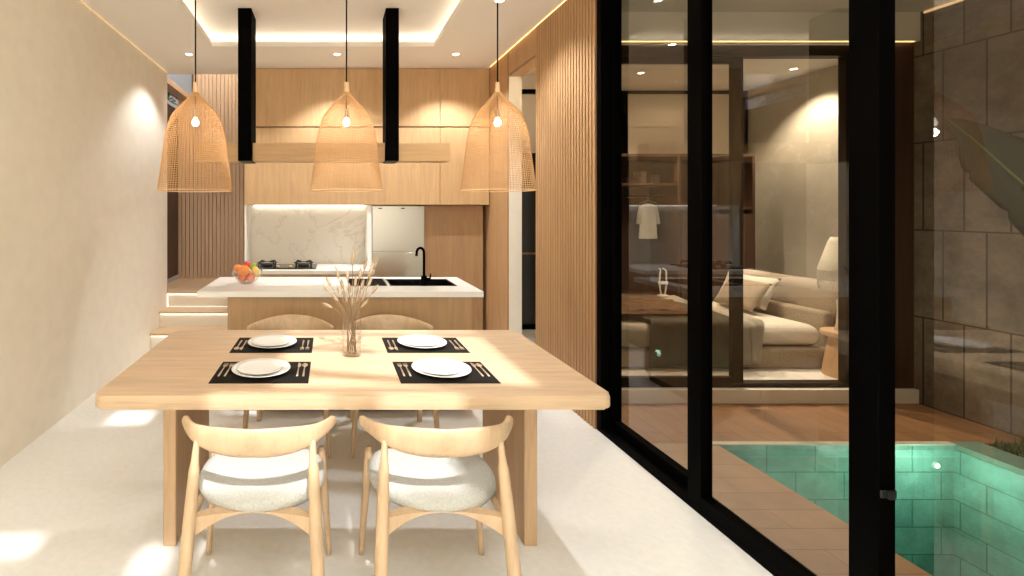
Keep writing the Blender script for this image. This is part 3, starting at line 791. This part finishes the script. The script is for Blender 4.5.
# right wall nearer than the doors, wall behind the viewer
struct('wall_right_near', B(XR, 1.9, YB, -.2, 0, HC), M['plaster'])
bm = bmesh.new()
box(bm, XL, -1.3, YB-.12, YB, 0, HC); box(bm, 1.2, XR, YB-.12, YB, 0, HC); box(bm, -1.3, 1.2, YB-.12, YB, 2.7, HC); box(bm, -1.3, 1.2, YB-.12, YB, 0, .3)
struct('wall_front', bm, M['plaster'])
w2 = struct('window_2', B(-1.3, 1.2, YB-.075, YB-.065, .3, 2.7), M['glass_in'])
bm = bmesh.new()
box(bm, -1.3, -1.25, YB-.1, YB-.04, .3, 2.7); box(bm, 1.15, 1.2, YB-.1, YB-.04, .3, 2.7); box(bm, -.07, -.03, YB-.1, YB-.04, .3, 2.7); box(bm, -1.25, 1.15, YB-.1, YB-.04, .3, .35); box(bm, -1.25, 1.15, YB-.1, YB-.04, 2.65, 2.7)
struct('window_frame', bm, M['black'], w2)

# ------------------------------------------------------------------ pool court
FY = 3.68
struct('floor_deck', B(1.90, 4.41, 3.05, FY, -.06, -.002), M['deck'])
struct('floor_deck_side', B(1.90, 2.40, -1.5, 3.049, -.06, -.002), M['deck_side'])
SXW = 4.41
struct('wall_court', B(SXW, SXW+.15, -1.6, 3.85, -.1, 2.93), M['stone'])
struct('wall_court_near', B(1.9, SXW, -1.6, -1.5, -.1, 2.93), M['stone'])
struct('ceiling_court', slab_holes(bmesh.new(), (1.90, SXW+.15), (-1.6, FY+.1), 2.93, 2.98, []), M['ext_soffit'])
# pool
pool_y0 = -.6
bm = bmesh.new(); box(bm, 2.38, 3.88, 3.03, 3.049, -1.2, -.003); o = struct('wall_pool_end', bm, M['pool_tile'])
bm = bmesh.new(); box(bm, 3.86, 3.88, pool_y0, 3.03, -1.2, -.03); box(bm, 2.38, 2.3995, pool_y0, 3.03, -1.2, -.062); struct('wall_pool_side', bm, M['pool_tile_side'])
struct('wall_pool_near', B(2.38, 3.88, pool_y0-.03, pool_y0, -1.2, -.002), M['pool_tile'])
struct('floor_pool', B(2.38, 3.88, pool_y0, 3.03, -1.23, -1.2), M['pool_floor'])
bm = bmesh.new(); vs = [bm.verts.new(p) for p in ((2.4005, pool_y0, -.035), (3.8595, pool_y0, -.035), (3.8595, 3.0295, -.035), (2.4005, 3.0295, -.035))]; bm.faces.new(vs)
tag(link('pool_water', bm, M['water']), 'still turquoise water of the pool outside the glass doors', 'water', kind='stuff')
struct('trim_12', B(2.36, 3.86, 3.022, 3.06, -.0015, .006), M['coping'])
struct('trim_13', B(3.862, 4.05, pool_y0, 3.06, -.029, .004), M['coping_teal_lit'])
struct('floor_planting', B(4.05, SXW, -1.5, 3.05, -.1, -.01), M['soil'])
bm = bmesh.new()
for k in range(4200):
    x = random.uniform(4.055, 4.38); y_ = random.uniform(1.3, 3.03); h = random.uniform(.03, .075); a = random.uniform(0, 6.28)
    d = V(math.cos(a), math.sin(a), 0)*.004; l = V(random.uniform(-.02, .02), random.uniform(-.02, .02), h)
    p = V(x, y_, -.01); vs = [bm.verts.new(p-d), bm.verts.new(p+d), bm.verts.new(p+l)]; bm.faces.new(vs)
tag(link('grass_tuft', bm, M['grass']), 'short mossy green grass strip along the pool by the stone wall', 'grass', kind='stuff')
# pool lamp
pl_ = thing('pool_lamp', 'round glowing underwater lamp on the pool end wall', 'pool lamp', (3.74, 3.029, -.125))
bm = bmesh.new(); lathe(bm, [(0, 0), (.020, 0), (.020, .006), (.016, .012), (0, .012)], 24); bmesh.ops.rotate(bm, verts=bm.verts[:], matrix=Matrix.Rotation(PI/2, 3, 'X')); link('housing', bm, M['counter'], pl_, True)
bm = bmesh.new(); lathe(bm, [(0, .0125), (.012, .0125), (.010, .016), (0, .018)], 20); bmesh.ops.rotate(bm, verts=bm.verts[:], matrix=Matrix.Rotation(PI/2, 3, 'X')); link('lens', bm, emit('pool_lamp_glow', (.85, 1., .9), 12), pl_, True)
def point(loc, e, col, r=.05, name='lamp_light'):
    L = bpy.data.lights.new(name, 'POINT'); L.energy = e; L.color = col; L.shadow_soft_size = r
    o = bpy.data.objects.new(name, L); COL.objects.link(o); o.location = loc; return o
p2 = dup(pl_, (3.34, 3.029, -.125), 0, 'added underwater fill lamp hidden behind the door post, left of the corner lamp')  # second lamp added out of sight to brighten the pool wall
for o_ in (pl_, p2): o_['group'] = 'underwater pool lamps'
point((3.62, 2.84, -.10), 2.2, (.92, 1., .92), .03, 'pool_lamp_and_fill')
point((3.30, 2.80, -.12), 1.4, (.92, 1., .92), .03, 'pool_lamp_and_fill')  # beam of the added hidden lamp
point((2.85, 2.72, -.12), 1.0, (.92, 1., .92), .03, 'pool_lamp_and_fill')  # added glow along the end wall, no lamp behind it
point((3.6, 2.1, -.12), .9, (.9, 1., .92), .03, 'pool_lamp_and_fill')  # added glow further down the pool, no lamp behind it
# banana plant
bp = thing('banana_plant', 'banana plant with one long arching leaf against the stone wall', 'plant', (4.22, 2.35, -.009))
O_ = V(4.22, 2.35, -.01)
bm = bmesh.new(); sweep(bm, [V(0, 0, 0), V(-.01, 0, .35), V(.0, .01, .7), V(.01, .01, 1.05)], [.06, .05, .04, .028], 14); link('trunk', bm, M['leaf_rib'], bp, True)
def leaf(ctrl, halfw, side, torn=()):
    pts = catmull([c-O_ for c in ctrl], 8); N = len(pts); bm = bmesh.new(); rows = []
    for i, p in enumerate(pts):
        u = i/(N-1); tg = (pts[min(i+1, N-1)]-pts[max(i-1, 0)]).normalized()
        s = (side-tg*side.dot(tg)).normalized(); nn = tg.cross(s)
        w = halfw*min(1, (u+.05)/.3)**.6*min(1, (1.01-u)/.42)**.75
        row = []
        for k in range(-5, 6):
            q = k/5; ww = w*(1-(.10 if (i*7+k*3) % 9 == 0 and abs(k) == 5 else 0))
            row.append(bm.verts.new(p+s*ww*q+nn*(-.10*abs(q)**1.5*w/.19*.6)))
        rows.append(row)
    for a, b in zip(rows, rows[1:]):
        for k in range(10): bm.faces.new((a[k], a[k+1], b[k+1], b[k]))
    bmesh.ops.solidify(bm, geom=bm.faces[:], thickness=.002)
    lf = link('leaf', bm, M['leaf'], bp, True)
    bm = bmesh.new(); sweep(bm, pts, [.011*(1-.75*i/(N-1)) for i in range(N)], 8); link('midrib', bm, M['leaf_rib'], lf, True)
leaf([V(4.23, 2.36, 1.0), P(1100, 260, 2.45), P(1040, 200, 2.62), P(1003, 166, 2.75), P(975, 141, 2.85), P(948, 120, 2.9)], .16, V(.55, -.1, .75))
leaf([V(4.22, 2.36, 1.0), V(4.2, 2.1, 1.4), V(4.1, 1.8, 1.65), V(4.0, 1.45, 1.6), V(3.95, 1.2, 1.4)], .17, V(1, .3, .2))
leaf([V(4.22, 2.34, 1.0), V(4.27, 2.3, 1.5), V(4.22, 2.1, 1.9), V(4.1, 1.9, 2.1)], .13, V(.3, -1, .2))

# ------------------------------------------------------------------ bedroom pavilion
BZ = .10
struct('floor_bedroom', B(1.95, 5.1, FY, 6.05, -.05, BZ), M['bed_floor'])
struct('trim_14', B(1.90, SXW, FY-.012, FY-.0005, 0, BZ+.002), M['ext_white'])
bm = bmesh.new(); box(bm, 1.9, SXW, FY-.02, FY+.05, 2.715, 2.929); struct('wall_fascia', bm, M['ext_white'])
tag(link('led_strip', B(1.95, SXW-.03, FY-.010, FY-.004, 2.7075, 2.7145), M['led_mid']), 'thin glowing strip light along the bottom of the bedroom fascia', 'strip light')
tag(link('led_strip', B(SXW-.014, SXW-.004, 0, FY-.05, 2.905, 2.922), M['led_soft']), 'thin glowing strip light along the top of the stone wall', 'strip light')
struct('wall_bedroom_back', B(2.1, 5.1, 6.0, 6.1, BZ, 2.93), M['bed_wall'])
struct('wall_bedroom_right', B(5.1, 5.2, 3.72, 6.1, BZ, 2.93), M['marble_wall'])
struct('wall_bedroom_left', B(2.201, 2.215, 3.86, 6.0, BZ-.1, 2.93), M['bed_wall'])
struct('wall_bedroom_front', B(3.97, 5.1, FY+.02, FY+.10, BZ, 2.70), M['walnut'])
struct('wall_pier', B(1.90, 2.12, FY, 3.86, 0, 2.93), M['ext_white'])
struct('wall_above_hall', B(1.9, 2.2, 3.84, 3.86, 0, 2.93), M['bed_wall'])
struct('ceiling_bedroom', B(1.9, 5.2, FY+.1, 6.1, 2.90, 2.96), M['bed_ceiling'])
dsl = thing('bedroom_door_frame', 'dark bronze frame of the bedroom sliding doors across the deck', 'door frame', (3.0, 3.75, BZ))
link('bottom_track', B(-.87, .96, -.03, .05, .001, .032), M['frame_brown'], dsl)
link('head', B(-.87, .96, -.03, .05, 2.52, 2.60), M['frame_brown'], dsl)
link('stile', B(-.87, -.84, -.03, .03, .033, 2.519), M['frame_brown'], dsl)
link('stile', B(.92, .96, -.03, .03, .033, 2.519), M['frame_brown'], dsl)
sd = thing('bedroom_sliding_door', 'bronze framed glass door standing partly open on the bedroom', 'sliding door', (2.665, 3.735, BZ+.034))
link('stile', B(.39, .47, -.02, .02, 0, 2.48, .002, 1), M['frame_brown'], sd)
link('stile', B(-.50, -.455, -.02, .02, 0, 2.48, .002, 1), M['frame_brown'], sd)
link('rail', B(-.454, .389, -.02, .02, 0, .045), M['frame_brown'], sd)
link('rail', B(-.454, .389, -.02, .02, 2.43, 2.48), M['frame_brown'], sd)
bm = bmesh.new(); vs = [bm.verts.new(p) for p in ((-.455, 0, .045), (.39, 0, .045), (.39, 0, 2.43), (-.455, 0, 2.43))]; bm.faces.new(vs); link('glass_pane', bm, M['glass_in'], sd)
# black outline frames on the bedroom back wall
bm = bmesh.new(); box(bm, 2.26, 5.09, 5.97, 5.999, 2.86, 2.895); box(bm, 3.57, 3.63, 5.97, 5.999, 2.08, 2.86); box(bm, 5.03, 5.09, 5.97, 5.999, 2.08, 2.86)
struct('trim_15', bm, M['black'])
# wardrobe
wd = thing('wardrobe', 'dark walnut open wardrobe along the bedroom back wall', 'wardrobe', (3.75, 5.95, BZ))
link('back_panel', B(-1.45, .98, -.03, 0, 0, 1.97), M['walnut'], wd)
link('top_panel', B(-1.45, .98, -.5, -.031, 1.94, 1.97), M['walnut'], wd)
for x in (-1.45, -.62, .12, .95): link('side_panel', B(x, x+.03, -.5, -.031, 0, 1.939), M['walnut'], wd)
for x0, x1, z in ((-.589, .119, 1.62), (.151, .949, 1.35), (-1.419, -.621, 1.1), (-.589, .119, .35)): link('shelf', B(x0, x1, -.49, -.031, z, z+.025), M['walnut'], wd)
bm = bmesh.new(); sweep(bm, [V(-.589, -.25, 1.50), V(.119, -.25, 1.50)], .010, 10); link('rail', bm, M['frame_brown'], wd)
link('door', B(.151, .949, -.52, -.501, 0, 1.3), M['walnut'], wd)
for i, (dx, w_, h_) in enumerate([(-.50, .09, .12), (-.36, .12, .07), (-.20, .07, .14), (-.08, .10, .10)]):
    tag(link('storage_box', B(3.75+dx, 3.75+dx+w_, 5.6, 5.75, BZ+1.6455, BZ+1.645+h_, .006, 1), M[['throw', 'walnut', 'pillow', 'blanket'][i]]),
        ['brown small box', 'flat dark box', 'tall taupe box', 'grey box'][i] + ' on the wardrobe shelf above the shirt', 'box', 'small boxes on the wardrobe shelf')
# shirt on hanger
hg = P(648, 203, 5.70)
hn = thing('clothes_hanger', 'thin metal clothes hanger on the wardrobe rail holding the shirt', 'hanger', (hg.x, 5.70, 1.555))
bm = bmesh.new(); sweep(bm, [V(-.10, 0, -.035), V(0, 0, .0), V(.10, 0, -.035)], .004, 6); sweep(bm, [V(0, 0, 0), V(0, 0, .035), V(.012, 0, .052), V(0, 0, .064), V(-.008, 0, .058)], .003, 6); link('wire', bm, M['steel'], hn)
sh = thing('shirt', 'white shirt hanging on a hanger in the dark wardrobe', 'shirt', (hg.x, 5.70, 1.11))
bm = bmesh.new(); rows = []
for z, w_ in ((0, .105), (.12, .10), (.25, .09), (.34, .085), (.385, .08), (.41, .03)):
    rows.append([bm.verts.new((w_*math.cos(a)*1.0, .028*math.sin(a)+.008*math.sin(a*5+z*9), z)) for a in [2*PI*k/28 for k in range(28)]])
for a, b in zip(rows, rows[1:]):
    for k in range(28): j = (k+1) % 28; bm.faces.new((a[k], a[j], b[j], b[k]))
link('body', bm, M['shirt'], sh, True)
for s in (-1, 1):
    bm = bmesh.new(); sweep(bm, [V(s*.07, 0, .375), V(s*.10, 0, .28), V(s*.115, 0, .17)], [(.025, .03), (.026, .026), (.026, .026)], 10); link('sleeve', bm, M['shirt'], sh, True)
# bed
bd = thing('bed', 'low upholstered beige bed with large padded headboard', 'bed', (3.3, 4.98, BZ))
link('base', B(-.98, 1.0, -.83, .44, 0, .17, .03, 4), M['bed_fabric'], bd)
link('mattress', B(-.94, .93, -.79, .40, .171, .355, .085, 6), M['mattress'], bd)
bm = bmesh.new(); box(bm, 1.10, 1.34, -.74, .45, 0, .70, .09, 6); link('headboard', bm, M['bed_fabric'], bd, True)
bm = bmesh.new(); box(bm, 1.005, 1.098, -.72, .44, 0, .46, .04, 4); link('headboard_cushion', bm, M['bed_fabric'], bd, True)
def drape(name, x0, x1, mat, lab, cat, zt, yb, hang, off=.0, slant=0, wob=.006, th=.012):
    prof = []
    y0 = 4.98-.83-off
    for z in [hang+(zt-.05-hang)*k/5 for k in range(6)]: prof.append((y0-.008, z))
    for k in range(1, 6): a = PI/2*k/5; prof.append((y0+.05-.058*math.cos(a), zt-.05+.05*math.sin(a)))
    for k in range(1, 14): prof.append((y0+.05+(yb-y0-.05)*k/13, zt))
    bm = bmesh.new(); n = 36; rows = []
    for i in range(n+1):
        u = i/n; row = []
        for j, (y_, z) in enumerate(prof):
            x = x0+(x1-x0)*u+slant*(j/len(prof))
            w_ = wob*(math.sin(x*37+j*.35)+.6*math.sin(x*71+y_*9))
            if j < 9: y2 = y_-abs(w_)*1.6; z2 = z + (0 if j else .01*math.sin(x*9))
            else: y2 = y_; z2 = z+abs(w_)+.01*math.sin(y_*5+x*3)
            row.append(bm.verts.new((x, y2, z2)))
        rows.append(row)
    for a, b in zip(rows, rows[1:]):
        for j in range(len(prof)-1): bm.faces.new((a[j], a[j+1], b[j+1], b[j]))
    bmesh.ops.solidify(bm, geom=bm.faces[:], thickness=-th)
    return tag(link(name, bm, mat, None, True), lab, cat)
drape('bed_sheet', 2.42, 3.6, M['sheet'], 'cream bed sheet showing at the foot of the bed', 'sheet', .475, 5.36, .30, .0, 0, .008)
drape('duvet', 3.28, 3.62, M['sheet'], 'cream duvet folded back and hanging over the bed side', 'duvet', .50, 5.36, .145, .018, .15, .010)
drape('blanket', 2.66, 3.40, M['blanket'], 'dark olive grey blanket hanging over the side of the bed', 'blanket', .525, 5.34, .13, .036, .10, .007)
bm = bmesh.new(); n = 24; rows = []
for i in range(n+1):
    rows.append([bm.verts.new((2.46+.72*i/n+.15*j/16, 4.28+.62*j/16, .568+.012*math.sin(i*.9+j*.5)+.010*math.sin(j*1.3))) for j in range(17)])
for a, b in zip(rows, rows[1:]):
    for j in range(16): bm.faces.new((a[j], a[j+1], b[j+1], b[j]))
bmesh.ops.solidify(bm, geom=bm.faces[:], thickness=.012)
tw = thing('throw', 'brown fringed throw lying on the blanket at the bed foot', 'throw', (0, 0, 0))
link('cloth', bm, M['throw'], tw, True)
bm = bmesh.new()
for k in range(48):
    x = 2.46+.72*k/47; sweep(bm, [V(x, 4.282, .566), V(x+random.uniform(-.004, .004), 4.25, .562), V(x+random.uniform(-.008, .008), 4.215, .552)], .0035, 5)
link('fringe', bm, M['throw'], tw)
def cushion(name, loc, size, rot, mat, lab):
    bm = bmesh.new(); n = 14; top = []; bot = []
    w, h, t_ = size
    for i in range(n+1):
        r1 = []; r2 = []
        for j in range(n+1):
            u = -1+2*i/n; v_ = -1+2*j/n
            k = (1-abs(u)**2.6)*(1-abs(v_)**2.6); x = u*w/2*(1-.06*(1-v_*v_)*abs(u)); y = v_*h/2*(1-.06*(1-u*u)*abs(v_)); z = t_/2*k**.5+.004*math.sin(u*9+v_*6)*k
            e = i in (0, n) or j in (0, n)
            a = bm.verts.new((x, y, z)); r1.append(a); r2.append(a if e else bm.verts.new((x, y, -t_/2*k**.5)))
        top.append(r1); bot.append(r2)
    for i in range(n):
        for j in range(n):
            bm.faces.new((top[i][j], top[i+1][j], top[i+1][j+1], top[i][j+1]))
            f = (bot[i][j], bot[i][j+1], bot[i+1][j+1], bot[i+1][j])
            if len(set(f)) > 2:
                try: bm.faces.new(f)
                except Exception: pass
    o = link(name, bm, mat, None, True); o.location = loc; o.rotation_euler = rot
    return tag(o, lab, 'pillow', 'pillows on the bed')
cushion('pillow', (4.21, 4.96, .635), (.34, .58, .12), (0, R(-62), R(4)), M['sheet'], 'beige pillow leaning against the padded headboard')
cushion('pillow', (4.06, 4.84, .625), (.32, .54, .12), (0, R(-56), R(-6)), M['pillow'], 'taupe pillow leaning in front of the beige pillow')
# stool and lamp
so = thing('drum_side_table', 'round light wood side table, narrow at the top, beside the bed', 'side table', (4.215, 3.965, BZ))
bm = bmesh.new(); lathe(bm, [(0, 0), (.20, 0), (.20, .01), (.155, .30), (.15, .325), (0, .325)], 40); smooth_angle(link('base', bm, M['stool'], so))
bm = bmesh.new(); lathe(bm, [(0, .3255), (.205, .3255), (.21, .332), (.21, .352), (.205, .36), (0, .36)], 44); smooth_angle(link('table_top', bm, M['stool'], so))
so.scale = (.86, .86, 1)
la = thing('table_lamp', 'table lamp with white fringed shade on the round side table', 'lamp', (4.225, 3.975, BZ+.3605))
la.scale = (.7, .7, 1)
bm = bmesh.new(); lathe(bm, [(0, 0), (.13, 0), (.135, .01), (.12, .06), (.115, .16), (.12, .24), (.10, .27), (0, .27)], 36); link('base', bm, M['lampbase'], la, True)
bm = bmesh.new(); sweep(bm, [V(0, 0, .271), V(0, 0, .5)], .012, 8); link('pole', bm, M['brass'], la)
bm = bmesh.new(); lathe(bm, [(.275, .49), (.28, .50), (.24, .60), (.19, .73), (.165, .765), (.16, .765), (.185, .725), (.235, .598), (.272, .50), (.275, .49)], 48); sdp = link('lamp_shade', bm, M['shade'], la, True)
bm = bmesh.new()
for k in range(72):
    a = 2*PI*k/72; x, y_ = .274*math.cos(a), .274*math.sin(a); sweep(bm, [V(x, y_, .492), V(x*1.01, y_*1.01, .42), V(x, y_, .335)], .0042, 5)
link('fringe', bm, M['shade'], sdp)
# candle holder
ca = thing('candle_holder', 'small white candle holder with two curved arms behind the bed', 'candle holder', (P(663, 290, 5.30).x, 5.30, BZ))
ca.location = (P(663, 290, 5.30).x, 5.30, .51)
bm = bmesh.new(); lathe(bm, [(0, 0), (.05, 0), (.05, .015), (.02, .02), (0, .02)], 20); link('foot', bm, M['shirt'], ca, True)
for s in (-1, 1):
    bm = bmesh.new(); sweep(bm, catmull([V(s*.02, 0, .015), V(s*.035, 0, .12), V(s*.035, 0, .22), V(s*.028, 0, .28), V(s*.02-.02, 0, .30)], 4), .008, 8); link('arm', bm, M['shirt'], ca, True)
bm = bmesh.new(); box(bm, -.05, .05, -.012, .012, .13, .16, .004, 1); link('crossbar', bm, M['shirt'], ca)
# bedroom lights
downlight(4.78, 5.05, 2.90, 'round recessed downlight in the bedroom ceiling near the marble wall', 80, 'bedroom ceiling downlights', 55, .6)
downlight(3.3, 5.2, 2.90, 'added fill downlight in the bedroom ceiling above the bed', 110, 'bedroom ceiling downlights')  # extra lamp put in to brighten the bedroom
downlight(3.0, 4.3, 2.90, 'round recessed downlight in the bedroom ceiling near the deck', 62, 'bedroom ceiling downlights')
downlight(-1.5, 6.2, 4.40, 'added fill downlight high above the stair landing', 60, None, 50, .6, (1., .94, .84))  # unseen lamp added to brighten the slatted stair wall
G2 = 'added fill downlights under the pool court soffit'  # unseen soffit lamps added to light the court
downlight(3.2, 3.0, 2.93, 'added fill downlight under the soffit above the deck', 17, G2)
downlight(2.4, 1.6, 2.93, 'added fill downlight under the soffit above the deck strip', 15, G2)
downlight(4.0, 1.8, 2.93, 'added fill downlight under the soffit above the planting strip', 6, G2)
point((2.02, 4.5, 2.6), 1.1, WARM, .05, 'hall_light')

for x in (-.648, .0795, .807): point((x, 2.36, PZ+.28), 1.2, (1., .86, .66), .02, 'pendant_light')
# ------------------------------------------------------------------ sun, sky, camera
L = bpy.data.lights.new('sun', 'SUN'); L.energy = 3.0; L.angle = R(1.6); L.color = (.95, .96, 1.)
so_ = bpy.data.objects.new('sun', L); COL.objects.link(so_)
so_.rotation_euler = Vector((-.1, .7, -1)).to_track_quat('-Z', 'Y').to_euler()
so_.location = (0, -3, 6)
w = bpy.data.worlds.new('sky'); SC.world = w; w.use_nodes = True
bg = w.node_tree.nodes['Background']; bg.inputs[0].default_value = (.95, 1., 1., 1); bg.inputs[1].default_value = 3.2

cam = bpy.data.cameras.new('camera'); co = bpy.data.objects.new('camera', cam); COL.objects.link(co); SC.camera = co
cam.sensor_width = 36; cam.sensor_fit = 'HORIZONTAL'; cam.lens = F/1024*36
cam.shift_x = (512-VX)/1024; cam.shift_y = -(288-VY)/1024
co.location = (0, 0, EYE); co.rotation_euler = (PI/2, 0, 0); cam.clip_start = .02
vs = SC.view_settings; vs.view_transform = 'Standard'; vs.look = 'None'; vs.gamma = 1; vs.exposure = 1.0; vs.use_curve_mapping = False
SC.cycles.use_denoising = True
SC.cycles.max_bounces = 10; SC.cycles.transparent_max_bounces = 16; SC.cycles.sample_clamp_indirect = 6
